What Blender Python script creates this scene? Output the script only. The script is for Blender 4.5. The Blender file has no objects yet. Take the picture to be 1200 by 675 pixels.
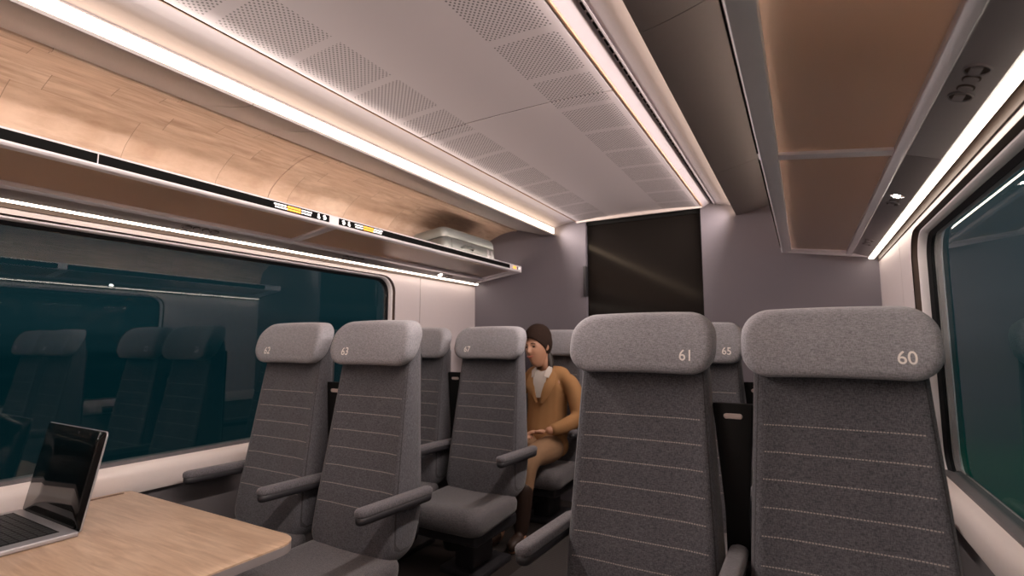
import bpy, bmesh, math, random
from mathutils import Vector, Matrix, Euler
random.seed(7)
S = bpy.context.scene
COL = S.collection
D = bpy.data
CZ = 1.2            # eye height
CX = -1.04          # carriage centre line
def mir(x): return 2 * CX - x

# ------------------------------------------------------------------ materials
def newmat(name):
    m = D.materials.new(name); m.use_nodes = True
    nt = m.node_tree; b = nt.nodes['Principled BSDF']
    return m, nt, b
def N(nt, typ, **kw):
    n = nt.nodes.new(typ)
    for k, v in kw.items():
        if k in n.inputs: n.inputs[k].default_value = v
        else: setattr(n, k, v)
    return n
def L(nt, a, b): nt.links.new(a, b)
def math_n(nt, op, a, b=None, c=None):
    n = nt.nodes.new('ShaderNodeMath'); n.operation = op
    for i, v in enumerate((a, b, c)):
        if v is None: continue
        if isinstance(v, (int, float)): n.inputs[i].default_value = v
        else: nt.links.new(v, n.inputs[i])
    return n.outputs[0]
def mixc(nt, fac, a, b):
    n = nt.nodes.new('ShaderNodeMix'); n.data_type = 'RGBA'
    for i, v in ((0, fac), (6, a), (7, b)):
        if isinstance(v, (int, float)): n.inputs[i].default_value = v
        elif isinstance(v, tuple): n.inputs[i].default_value = (*v, 1) if len(v) == 3 else v
        else: nt.links.new(v, n.inputs[i])
    return n.outputs[2]
def objcoord(nt, scale=None):
    t = nt.nodes.new('ShaderNodeTexCoord').outputs['Object']
    if scale is None: return t
    m = nt.nodes.new('ShaderNodeMapping'); m.inputs['Scale'].default_value = scale
    nt.links.new(t, m.inputs['Vector']); return m.outputs[0]

def simple(name, col, rough=.5, metal=0, noise=.06, nscale=30, bump=0, spec=.5):
    m, nt, b = newmat(name)
    n = N(nt, 'ShaderNodeTexNoise', Scale=nscale, Detail=4.0)
    L(nt, objcoord(nt), n.inputs['Vector'])
    dark = tuple(c * (1 - noise) for c in col); lite = tuple(min(1, c * (1 + noise)) for c in col)
    L(nt, mixc(nt, n.outputs['Fac'], dark, lite), b.inputs['Base Color'])
    b.inputs['Roughness'].default_value = rough; b.inputs['Metallic'].default_value = metal
    b.inputs['Specular IOR Level'].default_value = spec
    if bump:
        bp = N(nt, 'ShaderNodeBump', Strength=bump, Distance=.002)
        L(nt, n.outputs['Fac'], bp.inputs['Height']); L(nt, bp.outputs[0], b.inputs['Normal'])
    return m

def fabric(name, col, stitches=False, con=.42):
    m, nt, b = newmat(name)
    oc = objcoord(nt)
    n1 = N(nt, 'ShaderNodeTexNoise', Scale=620.0, Detail=2.0)
    mp = N(nt, 'ShaderNodeMapping'); mp.inputs['Scale'].default_value = (1, 1, .14); L(nt, oc, mp.inputs['Vector'])
    L(nt, mp.outputs[0], n1.inputs['Vector'])
    n2 = N(nt, 'ShaderNodeTexNoise', Scale=620.0, Detail=2.0)
    mp2 = N(nt, 'ShaderNodeMapping'); mp2.inputs['Scale'].default_value = (.14, 1, 1); L(nt, oc, mp2.inputs['Vector'])
    L(nt, mp2.outputs[0], n2.inputs['Vector'])
    s = math_n(nt, 'ADD', n1.outputs['Fac'], n2.outputs['Fac'])
    s = math_n(nt, 'MULTIPLY_ADD', s, 2.4, -1.9)
    cl = N(nt, 'ShaderNodeClamp'); L(nt, s, cl.inputs[0]); s = cl.outputs[0]
    c = mixc(nt, s, tuple(x * (1 - con) for x in col), tuple(min(1, x * (1 + con)) for x in col))
    if stitches:
        sp = N(nt, 'ShaderNodeSeparateXYZ'); L(nt, oc, sp.inputs[0])
        z = math_n(nt, 'MULTIPLY', math_n(nt, 'SUBTRACT', sp.outputs[2], .5375 - .0245), 1 / .071)
        fr = math_n(nt, 'FRACT', z)
        line = math_n(nt, 'LESS_THAN', math_n(nt, 'ABSOLUTE', math_n(nt, 'SUBTRACT', fr, .5)), .022)
        zin = math_n(nt, 'MULTIPLY', math_n(nt, 'GREATER_THAN', sp.outputs[2], .50), math_n(nt, 'LESS_THAN', sp.outputs[2], 1.01))
        ax = math_n(nt, 'ABSOLUTE', sp.outputs[0])
        # the stitched field narrows towards the top
        lim = math_n(nt, 'MULTIPLY_ADD', sp.outputs[2], -.055, .232)
        xin = math_n(nt, 'LESS_THAN', ax, lim)
        dash = math_n(nt, 'LESS_THAN', math_n(nt, 'FRACT', math_n(nt, 'MULTIPLY', sp.outputs[0], 1 / .0072)), .7)
        front = math_n(nt, 'LESS_THAN', sp.outputs[1], .035)
        f = math_n(nt, 'MULTIPLY', math_n(nt, 'MULTIPLY', line, zin), math_n(nt, 'MULTIPLY', xin, math_n(nt, 'MULTIPLY', dash, front)))
        f = math_n(nt, 'MULTIPLY', f, .75)
        c = mixc(nt, f, c, (.50, .43, .40))
        # dark seam between front panel and side bolster
        d2 = math_n(nt, 'ABSOLUTE', math_n(nt, 'SUBTRACT', ax, math_n(nt, 'ADD', lim, .017)))
        sm = math_n(nt, 'MULTIPLY', math_n(nt, 'LESS_THAN', d2, .0016), front)
        c = mixc(nt, math_n(nt, 'MULTIPLY', sm, .6), c, (.03, .027, .027))
    L(nt, c, b.inputs['Base Color'])
    b.inputs['Roughness'].default_value = .9
    b.inputs['Specular IOR Level'].default_value = .2
    b.inputs['Sheen Weight'].default_value = .25; b.inputs['Sheen Roughness'].default_value = .45
    bp = N(nt, 'ShaderNodeBump', Strength=.35, Distance=.0012); L(nt, s, bp.inputs['Height']); L(nt, bp.outputs[0], b.inputs['Normal'])
    return m

def emis(name, col, st):
    m, nt, b = newmat(name)
    b.inputs['Base Color'].default_value = (*[min(1, c * .9) for c in col], 1)
    b.inputs['Emission Color'].default_value = (*col, 1); b.inputs['Emission Strength'].default_value = st
    return m

def wood(name, c1, c2, c3, planks=False, rough=.45, along='Y'):
    m, nt, b = newmat(name)
    oc = objcoord(nt)
    sp = N(nt, 'ShaderNodeSeparateXYZ'); L(nt, oc, sp.inputs[0])
    if planks:   # arc coordinate ~ x - z so boards run round the curved lining
        u = math_n(nt, 'SUBTRACT', math_n(nt, 'MULTIPLY', sp.outputs[0], 1.0), math_n(nt, 'MULTIPLY', sp.outputs[2], 1.0))
        uu = math_n(nt, 'MULTIPLY', u, 1 / .052)
        row = math_n(nt, 'FLOOR', uu)
        wr = N(nt, 'ShaderNodeTexWhiteNoise', noise_dimensions='1D'); L(nt, row, wr.inputs['W'])
        v = math_n(nt, 'ADD', math_n(nt, 'MULTIPLY', sp.outputs[1], 1 / .40), math_n(nt, 'MULTIPLY', wr.outputs['Value'], 7.3))
        cell = math_n(nt, 'FLOOR', v)
        cmb = N(nt, 'ShaderNodeCombineXYZ'); L(nt, row, cmb.inputs[0]); L(nt, cell, cmb.inputs[1])
        wn = N(nt, 'ShaderNodeTexWhiteNoise', noise_dimensions='3D'); L(nt, cmb.outputs[0], wn.inputs['Vector'])
        tone = wn.outputs['Value']
        gv = N(nt, 'ShaderNodeCombineXYZ')
        L(nt, math_n(nt, 'ADD', u, math_n(nt, 'MULTIPLY', tone, 13.0)), gv.inputs[0])
        L(nt, math_n(nt, 'MULTIPLY', sp.outputs[1], .09), gv.inputs[1]); L(nt, math_n(nt, 'MULTIPLY', tone, 5.0), gv.inputs[2])
        edge = math_n(nt, 'MAXIMUM',
                      math_n(nt, 'MULTIPLY', math_n(nt, 'LESS_THAN', math_n(nt, 'FRACT', v), .006), 1.0),
                      math_n(nt, 'MULTIPLY', math_n(nt, 'LESS_THAN', math_n(nt, 'FRACT', uu), .02), .25))
    else:
        gv = N(nt, 'ShaderNodeCombineXYZ')
        L(nt, math_n(nt, 'MULTIPLY', sp.outputs[0], .10), gv.inputs[0]); L(nt, sp.outputs[1], gv.inputs[1]); L(nt, sp.outputs[2], gv.inputs[2])
        tone = None; edge = None
    n = N(nt, 'ShaderNodeTexNoise', Scale=55.0, Detail=6.0, Roughness=.6); n.inputs['Distortion'].default_value = .12 if planks else .5
    L(nt, gv.outputs[0], n.inputs['Vector'])
    n2 = N(nt, 'ShaderNodeTexNoise', Scale=14.0, Detail=3.0); L(nt, gv.outputs[0], n2.inputs['Vector'])
    r = N(nt, 'ShaderNodeValToRGB')
    r.color_ramp.elements[0].position = .32; r.color_ramp.elements[0].color = (*c1, 1)
    r.color_ramp.elements[1].position = .66; r.color_ramp.elements[1].color = (*c2, 1)
    L(nt, math_n(nt, 'ADD', math_n(nt, 'MULTIPLY', n.outputs['Fac'], .85), math_n(nt, 'MULTIPLY', n2.outputs['Fac'], .15)), r.inputs[0])
    c = r.outputs[0]
    if tone is not None:
        c = mixc(nt, math_n(nt, 'MULTIPLY', tone, .6), c, c3)
        c = mixc(nt, math_n(nt, 'MULTIPLY', edge, .55), c, tuple(x * .35 for x in c1))
    L(nt, c, b.inputs['Base Color']); b.inputs['Roughness'].default_value = rough
    bp = N(nt, 'ShaderNodeBump', Strength=.05, Distance=.0006); L(nt, n.outputs['Fac'], bp.inputs['Height']); L(nt, bp.outputs[0], b.inputs['Normal'])
    return m

def perforated(name, col):
    m, nt, b = newmat(name)
    sp = N(nt, 'ShaderNodeSeparateXYZ'); L(nt, objcoord(nt), sp.inputs[0])
    ax = math_n(nt, 'ABSOLUTE', math_n(nt, 'SUBTRACT', sp.outputs[0], CX))
    inx = math_n(nt, 'MULTIPLY', math_n(nt, 'GREATER_THAN', ax, .205), math_n(nt, 'LESS_THAN', ax, .435))
    fy = math_n(nt, 'FRACT', math_n(nt, 'MULTIPLY', math_n(nt, 'SUBTRACT', sp.outputs[1], 1.322 - 2.7), 1 / .271))
    iny = math_n(nt, 'LESS_THAN', math_n(nt, 'ABSOLUTE', math_n(nt, 'SUBTRACT', fy, .5)), .435)
    s = .0125
    u = math_n(nt, 'MULTIPLY', math_n(nt, 'ADD', sp.outputs[0], sp.outputs[1]), .7071 / s)
    v = math_n(nt, 'MULTIPLY', math_n(nt, 'SUBTRACT', sp.outputs[0], sp.outputs[1]), .7071 / s)
    du = math_n(nt, 'SUBTRACT', math_n(nt, 'FRACT', u), .5); dv = math_n(nt, 'SUBTRACT', math_n(nt, 'FRACT', v), .5)
    rr = math_n(nt, 'ADD', math_n(nt, 'MULTIPLY', du, du), math_n(nt, 'MULTIPLY', dv, dv))
    hole = math_n(nt, 'LESS_THAN', rr, .08)
    under = math_n(nt, 'LESS_THAN', sp.outputs[2], CZ + .99)
    f = math_n(nt, 'MULTIPLY', math_n(nt, 'MULTIPLY', inx, iny), math_n(nt, 'MULTIPLY', hole, under))
    L(nt, mixc(nt, f, col, tuple(x * .25 for x in col)), b.inputs['Base Color'])
    b.inputs['Roughness'].default_value = .5
    return m

def glassmat(name, tint, ior=1.6, rough=0.0, extra=0.0):
    m = D.materials.new(name); m.use_nodes = True; nt = m.node_tree; nt.nodes.clear()
    o = nt.nodes.new('ShaderNodeOutputMaterial')
    t = N(nt, 'ShaderNodeBsdfTransparent'); t.inputs[0].default_value = (*tint, 1)
    g = N(nt, 'ShaderNodeBsdfGlossy'); g.inputs['Roughness'].default_value = rough; g.inputs['Color'].default_value = (.9, .95, .95, 1)
    fr = N(nt, 'ShaderNodeFresnel', IOR=ior); ge = nt.nodes.new('ShaderNodeNewGeometry')
    mx = N(nt, 'ShaderNodeMixShader')
    L(nt, math_n(nt, 'MULTIPLY', fr.outputs[0], math_n(nt, 'SUBTRACT', 1.0, ge.outputs['Backfacing'])), mx.inputs[0])
    L(nt, t.outputs[0], mx.inputs[1]); L(nt, g.outputs[0], mx.inputs[2]); L(nt, mx.outputs[0], o.inputs[0])
    return m

def frosted(name):
    m = D.materials.new(name); m.use_nodes = True; nt = m.node_tree; nt.nodes.clear()
    o = nt.nodes.new('ShaderNodeOutputMaterial')
    r = N(nt, 'ShaderNodeBsdfRefraction'); r.inputs['Roughness'].default_value = .30; r.inputs['IOR'].default_value = 1.2
    r.inputs['Color'].default_value = (.95, .84, .76, 1)
    g = N(nt, 'ShaderNodeBsdfGlossy'); g.inputs['Roughness'].default_value = .22; g.inputs['Color'].default_value = (.9, .88, .86, 1)
    d = N(nt, 'ShaderNodeBsdfTranslucent'); d.inputs[0].default_value = (.80, .68, .60, 1)
    df = N(nt, 'ShaderNodeBsdfDiffuse'); df.inputs[0].default_value = (.40, .37, .36, 1)
    m0 = N(nt, 'ShaderNodeMixShader'); m0.inputs[0].default_value = .5; L(nt, d.outputs[0], m0.inputs[1]); L(nt, df.outputs[0], m0.inputs[2])
    m1 = N(nt, 'ShaderNodeMixShader'); m1.inputs[0].default_value = .35; L(nt, r.outputs[0], m1.inputs[1]); L(nt, m0.outputs[0], m1.inputs[2])
    fr = N(nt, 'ShaderNodeFresnel', IOR=1.4)
    m2 = N(nt, 'ShaderNodeMixShader'); L(nt, fr.outputs[0], m2.inputs[0]); L(nt, m1.outputs[0], m2.inputs[1]); L(nt, g.outputs[0], m2.inputs[2])
    L(nt, m2.outputs[0], o.inputs[0])
    return m

M = {}
M['wall'] = simple('wall_laminate', (.50, .445, .455), .45, noise=.02)
M['wall_low'] = simple('lower_wall_grey', (.13, .12, .125), .6, noise=.05)
M['endwall'] = simple('end_wall_grey', (.165, .15, .175), .6, noise=.02)
M['sill'] = simple('sill_white', (.72, .64, .61), .35, noise=.02)
M['frame'] = simple('frame_white', (.66, .62, .64), .3, noise=.02)
M['groove'] = simple('groove_brown', (.06, .035, .025), .6)
M['gasket'] = simple('gasket_black', (.006, .006, .007), .6, spec=.08)
M['ceil'] = perforated('ceiling_panel_perforated', (.57, .515, .535))
M['cove'] = simple('cove_grey', (.40, .37, .41), .5, noise=.02)
M['lip'] = simple('lip_grey', (.42, .39, .39), .45, noise=.02)
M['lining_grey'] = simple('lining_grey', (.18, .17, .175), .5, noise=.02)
M['woodlin'] = wood('oak_lining', (.36, .235, .16), (.72, .57, .46), (.56, .40, .30), planks=True, rough=.5)
M['table'] = wood('oak_table', (.48, .315, .205), (.72, .53, .38), (.6, .4, .3), rough=.32)
M['slot'] = simple('slot_brown', (.16, .085, .05), .5)
M['table_edge'] = simple('table_edge_grey', (.30, .27, .27), .4)
M['dark'] = simple('dark_shell', (.009, .009, .009), .55, spec=.15)
M['roof'] = simple('roof_dark', (.05, .045, .045), .8)
M['bar'] = simple('rack_aluminium', (.86, .82, .86), .3, noise=.02)
M['bar_shine'] = simple('rack_polished_edge', (.86, .83, .87), .22, metal=.3, noise=.02)
M['panel'] = simple('service_panel_grey', (.30, .27, .275), .45, noise=.02)
M['black'] = simple('gloss_black', (.005, .005, .005), .6, spec=.06)
M['frost'] = frosted('frosted_glass')
M['fab'] = fabric('fabric_backrest', (.105, .103, .115), stitches=True)
M['fabseat'] = fabric('fabric_cushion', (.125, .118, .125))
M['fabhead'] = fabric('fabric_headrest', (.29, .283, .305), con=.30)
M['fabarm'] = fabric('fabric_armrest', (.13, .123, .135))
M['plastic'] = simple('dark_plastic', (.022, .021, .025), .5)
M['number'] = simple('number_print', (.92, .86, .82), .6)
M['grip'] = simple('grip_beige', (.55, .45, .42), .4)
M['glass'] = glassmat('window_glass', (.80, .90, .90), 1.72)
M['doorglass'] = simple('door_black_glass', (.012, .010, .009), .10, spec=.11)
M['carpet'] = simple('carpet_dark', (.045, .038, .036), .95, noise=.5, nscale=220, bump=.8, spec=.1)
M['strip'] = emis('led_strip', (1.0, .74, .50), 5.5)
M['strip_low'] = emis('led_strip_rack', (1.0, .84, .70), 7.5)
M['added_up_strip'] = emis('added_uplight', (1.0, .82, .68), 24)
M['spot'] = emis('reading_light_glow', (1.0, .90, .82), 30)
M['silver'] = simple('laptop_silver', (.40, .39, .41), .28, metal=.5, noise=.02)
M['key'] = simple('key_black', (.02, .02, .022), .5)
M['screen'] = simple('screen_black', (.002, .002, .002), .06, spec=.28)
M['case'] = simple('suitcase_silver', (.22, .235, .23), .38, metal=.15, noise=.03)
M['case_dark'] = simple('suitcase_seam', (.03, .035, .035), .5)
M['skin'] = simple('skin', (.46, .24, .15), .5, noise=.04)
M['lips'] = simple('lips', (.42, .12, .09), .45)
M['eye'] = simple('eye_dark', (.03, .02, .015), .25)
M['hair'] = simple('hair_dark', (.02, .013, .01), .6, noise=.3, nscale=120)
M['beanie'] = simple('beanie_knit', (.030, .018, .014), .95, noise=.4, nscale=160, bump=.6, spec=.1)
M['coat'] = simple('coat_tan', (.33, .175, .075), .85, noise=.1, nscale=18, bump=.3, spec=.2)
M['shirt'] = simple('shirt_white', (.48, .43, .39), .8)
M['trouser'] = simple('trousers_khaki', (.26, .15, .08), .85, noise=.08)
M['boot'] = simple('boot_brown', (.035, .018, .012), .5)
M['disp_white'] = emis('display_white', (1, .97, .93), 1.1)
M['disp_orange'] = emis('display_orange', (1, .42, .05), 1.0)

# aisle floor: fine ribs along the aisle
def ribbed():
    m, nt, b = newmat('aisle_floor_ribbed')
    sp = N(nt, 'ShaderNodeSeparateXYZ'); L(nt, objcoord(nt), sp.inputs[0])
    f = math_n(nt, 'GREATER_THAN', math_n(nt, 'FRACT', math_n(nt, 'MULTIPLY', sp.outputs[1], 55.0)), .5)
    L(nt, mixc(nt, f, (.052, .046, .046), (.075, .067, .066)), b.inputs['Base Color'])
    b.inputs['Roughness'].default_value = .8
    return m
M['aisle'] = ribbed()

# ------------------------------------------------------------------ mesh helpers
def link(name, me, mat, parent=None, smooth=False):
    o = D.objects.new(name, me); COL.objects.link(o)
    if mat: me.materials.append(mat)
    if parent: o.parent = parent
    if smooth:
        for p in me.polygons: p.use_smooth = True
    return o
def bm_obj(name, bm, mat, parent=None, smooth=False, loc=None, auto=None):
    bmesh.ops.recalc_face_normals(bm, faces=bm.faces)
    me = D.meshes.new(name); bm.to_mesh(me); bm.free()
    o = link(name, me, mat, parent, smooth or auto is not None)
    if auto is not None: me.set_sharp_from_angle(angle=math.radians(auto))
    if loc: o.location = loc
    return o
def add_box(bm, x0, x1, y0, y1, z0, z1, bev=0, seg=2, mat=None):
    vs = [bm.verts.new((x, y, z)) for x in (x0, x1) for y in (y0, y1) for z in (z0, z1)]
    fs = [(0, 1, 3, 2), (4, 6, 7, 5), (0, 4, 5, 1), (2, 3, 7, 6), (0, 2, 6, 4), (1, 5, 7, 3)]
    faces = [bm.faces.new([vs[i] for i in f]) for f in fs]
    if bev:
        es = set(e for f in faces for e in f.edges)
        bmesh.ops.bevel(bm, geom=list(es), offset=bev, segments=seg, profile=.5, affect='EDGES')
    return vs
def box(name, x0, x1, y0, y1, z0, z1, mat, parent=None, bev=0, seg=2):
    bm = bmesh.new(); add_box(bm, x0, x1, y0, y1, z0, z1, bev, seg)
    return bm_obj(name, bm, mat, parent, auto=35 if bev else None)
def prism_y(name, poly, y0, y1, mat, parent=None, bev=0, auto=30):
    """closed (x, z) polygon extruded along y"""
    bm = bmesh.new()
    a = [bm.verts.new((x, y0, z)) for x, z in poly]; b = [bm.verts.new((x, y1, z)) for x, z in poly]
    n = len(poly)
    bm.faces.new(a); bm.faces.new(b[::-1])
    for i in range(n): bm.faces.new((a[i], b[i], b[(i + 1) % n], a[(i + 1) % n]))
    if bev: bmesh.ops.bevel(bm, geom=list(bm.edges), offset=bev, segments=2, profile=.5, affect='EDGES')
    return bm_obj(name, bm, mat, parent, auto=auto)
def shell_poly(pts, t):
    """thickens an open polyline of (x, z) points by t to its outer side"""
    out = []
    for i, p in enumerate(pts):
        a = Vector(pts[max(0, i - 1)]); b = Vector(pts[min(len(pts) - 1, i + 1)])
        d = (b - a).normalized(); nrm = Vector((d.y, -d.x)) * t
        out.append((p[0] + nrm.x, p[1] + nrm.y))
    return list(pts) + out[::-1]
def smoothline(pts, n=6):
    """Catmull-Rom through the points"""
    res = []
    P = [pts[0]] + list(pts) + [pts[-1]]
    for i in range(1, len(P) - 2):
        for k in range(n):
            t = k / n
            q = []
            for c in range(len(pts[0])):
                p0, p1, p2, p3 = P[i - 1][c], P[i][c], P[i + 1][c], P[i + 2][c]
                q.append(.5 * (2 * p1 + (p2 - p0) * t + (2 * p0 - 5 * p1 + 4 * p2 - p3) * t * t + (3 * p1 - p0 - 3 * p2 + p3) * t ** 3))
            res.append(tuple(q))
    res.append(tuple(pts[-1])); return res
def rrect(w, h, r, n=6):
    """rounded rectangle outline centred on 0, w x h"""
    r = max(1e-4, min(r, w / 2 - 1e-4, h / 2 - 1e-4)); out = []
    for cx, cy, a0 in ((w / 2 - r, h / 2 - r, 0), (-w / 2 + r, h / 2 - r, 90), (-w / 2 + r, -h / 2 + r, 180), (w / 2 - r, -h / 2 + r, 270)):
        for k in range(n + 1):
            a = math.radians(a0 + 90 * k / n); out.append((cx + r * math.cos(a), cy + r * math.sin(a)))
    # extra points along the straight runs
    res = []
    for i, p in enumerate(out):
        q = out[(i + 1) % len(out)]; res.append(p)
        d = math.hypot(q[0] - p[0], q[1] - p[1])
        k = int(d / .03)
        for j in range(1, k + 1):
            t = j / (k + 1); res.append((p[0] + (q[0] - p[0]) * t, p[1] + (q[1] - p[1]) * t))
    return res
def pad(name, w, h, r, prof, warp, mat, parent=None, n=7, inner=7, back=True):
    """upholstered pad: rounded rectangle lofted through prof = [(inset, depth)], closed by shrinking rings, then warped"""
    base = rrect(w, h, r, n); bm = bmesh.new(); rings = []
    def ring(pts, d): return [bm.verts.new(warp(u, v, d)) for u, v in pts]
    def inset(k):
        sx = (w - 2 * k) / w; sz = (h - 2 * k) / h
        return [(u * sx, v * sz) for u, v in base]
    seq = []
    k0, d0 = prof[0]; k1, d1 = prof[-1]
    if back:
        for j in range(1, inner + 1): seq.append(([(u * j / inner, v * j / inner) for u, v in inset(k0)], d0))
    else: seq.append((inset(k0), d0))
    for k, d in prof[1:-1]: seq.append((inset(k), d))
    for j in range(inner, 0, -1): seq.append(([(u * j / inner, v * j / inner) for u, v in inset(k1)], d1))
    rs = [ring(p, d) for p, d in seq]
    m = len(base)
    for a, b in zip(rs, rs[1:]):
        for i in range(m): bm.faces.new((a[i], a[(i + 1) % m], b[(i + 1) % m], b[i]))
    bm.faces.new(rs[0]); bm.faces.new(rs[-1])
    return bm_obj(name, bm, mat, parent, smooth=True)
def cyl(bm, p0, p1, r0, r1=None, n=20, caps=True):
    r1 = r0 if r1 is None else r1
    p0 = Vector(p0); p1 = Vector(p1); d = (p1 - p0).normalized()
    q = d.to_track_quat('Z', 'Y').to_matrix()
    a = []; b = []
    for i in range(n):
        t = 2 * math.pi * i / n; v = q @ Vector((math.cos(t), math.sin(t), 0))
        a.append(bm.verts.new(p0 + v * r0)); b.append(bm.verts.new(p1 + v * r1))
    for i in range(n): bm.faces.new((a[i], a[(i + 1) % n], b[(i + 1) % n], b[i]))
    if caps: bm.faces.new(a[::-1]); bm.faces.new(b)
def empty(name, loc=(0, 0, 0), rz=0):
    o = D.objects.new(name, None); COL.objects.link(o); o.location = loc; o.rotation_euler = (0, 0, rz)
    o.empty_display_size = .1
    return o
def tag(o, label, cat, group=None, kind=None):
    if label: o['label'] = label
    if cat: o['category'] = cat
    if group: o['group'] = group
    if kind: o['kind'] = kind
    return o
def struct(o, label=None):
    o['kind'] = 'structure'
    if label: o['label'] = label
    return o
def copy_tree(o, parent=None):
    c = o.copy(); COL.objects.link(c)
    if parent: c.parent = parent
    for ch in [x for x in D.objects if x.parent == o]: copy_tree(ch, c)
    return c
def text_mesh(txt, size):
    cu = D.curves.new('txt', 'FONT'); cu.body = txt; cu.size = size; cu.align_x = 'CENTER'; cu.align_y = 'CENTER'
    cu.extrude = 0; cu.offset = size * .008
    o = D.objects.new('txt', cu); COL.objects.link(o)
    dg = bpy.context.evaluated_depsgraph_get()
    me = D.meshes.new_from_object(o.evaluated_get(dg)); D.objects.remove(o); D.curves.remove(cu)
    return me

Y0, Y1 = -3.2, 3.75          # carriage section built, end wall at Y1
XL, XR = -2.50, .42          # side walls
def Z(z): return z + CZ

# ------------------------------------------------------------------ floor, end walls, roof
fl = empty('floor'); struct(fl, 'dark carpeted train floor with a ribbed aisle strip')
box('carpet', XL - .15, -1.39, Y0, Y1 + .1, -.02, 0, M['carpet'], fl)
box('carpet', -.69, XR + .15, Y0, Y1 + .1, -.02, 0, M['carpet'], fl)
box('aisle_strip', -1.39, -.69, Y0, Y1 + .1, -.02, .001, M['aisle'], fl)

wf = empty('wall_far'); struct(wf, 'grey partition wall at the end of the carriage')
box('panel', XL - .15, -1.457, Y1, Y1 + .08, 0, 2.4, M['endwall'], wf)
box('panel', -.590, XR + .15, Y1, Y1 + .08, 0, 2.4, M['endwall'], wf)
box('panel', -1.457, -.590, Y1, Y1 + .08, Z(.955), 2.4, M['dark'], wf)
dr = empty('door_1'); struct(dr, 'black glass sliding door in the end wall')
box('door_glass', -1.457, -.590, Y1 + .035, Y1 + .06, 0, Z(.955), M['doorglass'], dr)
box('door_rail', -1.457, -.590, Y1 + .02, Y1 + .035, Z(.925), Z(.955), M['dark'], dr)
box('door_handle', -1.475, -1.452, Y1 - .02, Y1 + .03, Z(.36), Z(.60), M['plastic'], dr, bev=.004)
wn_ = box('wall_near', XL - .15, XR + .15, Y0 - .06, Y0, 0, 2.4, M['wall']); struct(wn_)
box('roof', XL - .15, XR + .15, Y0 - .06, Y1 + .1, 2.38, 2.42, M['roof']).name = 'ceiling_shell'
struct(D.objects['ceiling_shell'])

# ------------------------------------------------------------------ side walls with window openings
WY0, WY1 = -.75, 2.735        # window opening along the carriage
WZ0, WZ1 = Z(-.535), Z(.468)
def opening(y0, y1, z0, z1, r, n=8):
    cy, cz = (y0 + y1) / 2, (z0 + z1) / 2
    pts = []
    for c0, c1, a0 in ((y1 - r, z1 - r, 0), (y0 + r, z1 - r, 90), (y0 + r, z0 + r, 180), (y1 - r, z0 + r, 270)):
        for k in range(n + 1):
            a = math.radians(a0 + 90 * k / n); pts.append((c0 + r * math.cos(a), c1 + r * math.sin(a)))
    return pts
def ring_loft(name, loops, mat, parent, closed=True, auto=40):
    bm = bmesh.new(); vs = [[bm.verts.new(p) for p in lp] for lp in loops]; m = len(vs[0])
    pairs = list(zip(vs, vs[1:])) + ([(vs[-1], vs[0])] if closed else [])
    for a, b in pairs:
        for i in range(m): bm.faces.new((a[i], a[(i + 1) % m], b[(i + 1) % m], b[i]))
    return bm_obj(name, bm, mat, parent, auto=auto)
def wall_side(name, X, s, label):
    """s = +1: wall outside is +x"""
    w = empty(name); struct(w, label)
    # upper wall sheet with a rounded opening, built as strips from the opening outline to a rectangle
    for (ya, yb, tag_) in ((Y0, 3.003, 0), (3.008, Y1, 1)):
        bm = bmesh.new()
        zt, zb = 2.38, Z(-.56)
        if tag_ == 0:
            op = opening(WY0, WY1, WZ0, WZ1, .115)
            def outer(p):
                # radial projection on the sheet's rectangle
                cy, cz = (WY0 + WY1) / 2, (WZ0 + WZ1) / 2
                dy, dz = p[0] - cy, p[1] - cz
                t = min([((yb if dy > 0 else ya) - cy) / dy if abs(dy) > 1e-6 else 1e9, ((zt if dz > 0 else zb) - cz) / dz if abs(dz) > 1e-6 else 1e9])
                return (cy + dy * t, cz + dz * t)
            out = [outer(p) for p in op]
            corners = [(yb, zt), (ya, zt), (ya, zb), (yb, zb)]
            for xo in (X, X + s * .10):
                a = [bm.verts.new((xo, p[0], p[1])) for p in op]; b = [bm.verts.new((xo, p[0], p[1])) for p in out]
                m = len(op)
                for i in range(m):
                    j = (i + 1) % m
                    pa, pb = out[i], out[j]
                    extra = []
                    if abs(pa[0] - pb[0]) > 1e-4 and abs(pa[1] - pb[1]) > 1e-4:
                        c = min(corners, key=lambda c: abs(c[0] - (pa[0] + pb[0]) / 2) + abs(c[1] - (pa[1] + pb[1]) / 2))
                        extra = [bm.verts.new((xo, c[0], c[1]))]
                    bm.faces.new([a[i], a[j], b[j]] + extra + [b[i]])
        else:
            add_box(bm, min(X, X + s * .10), max(X, X + s * .10), ya, yb, zb, zt)
        bm_obj('panel', bm, M['wall'], w)
    x0, x1 = sorted((X + s * .012, X + s * .06))
    box('seam', x0, x1, 3.0, 3.011, Z(-.52), 2.38, M['groove'], w)
    x0, x1 = sorted((X + s * .035, X + s * .10))
    box('lower_panel', x0, x1, Y0, Y1, 0, Z(-.50), M['wall_low'], w)
    # sill ledge: profile in x, z
    poly = [(X + s * .062, Z(-.508)), (X + s * .012, Z(-.518)), (X - s * .002, Z(-.530)), (X - s * .010, Z(-.556)), (X - s * .004, Z(-.617)), (X + s * .003, Z(-.634)), (X + s * .055, Z(-.634))]
    st = prism_y('sill', poly, Y0, Y1, M['sill'], w, auto=50)
    return w
wl = wall_side('wall_left', XL, -1, 'pale beige side wall panels around the window behind seats')
wr = wall_side('wall_right', XR, 1, 'pale beige side wall beside the window')
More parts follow.
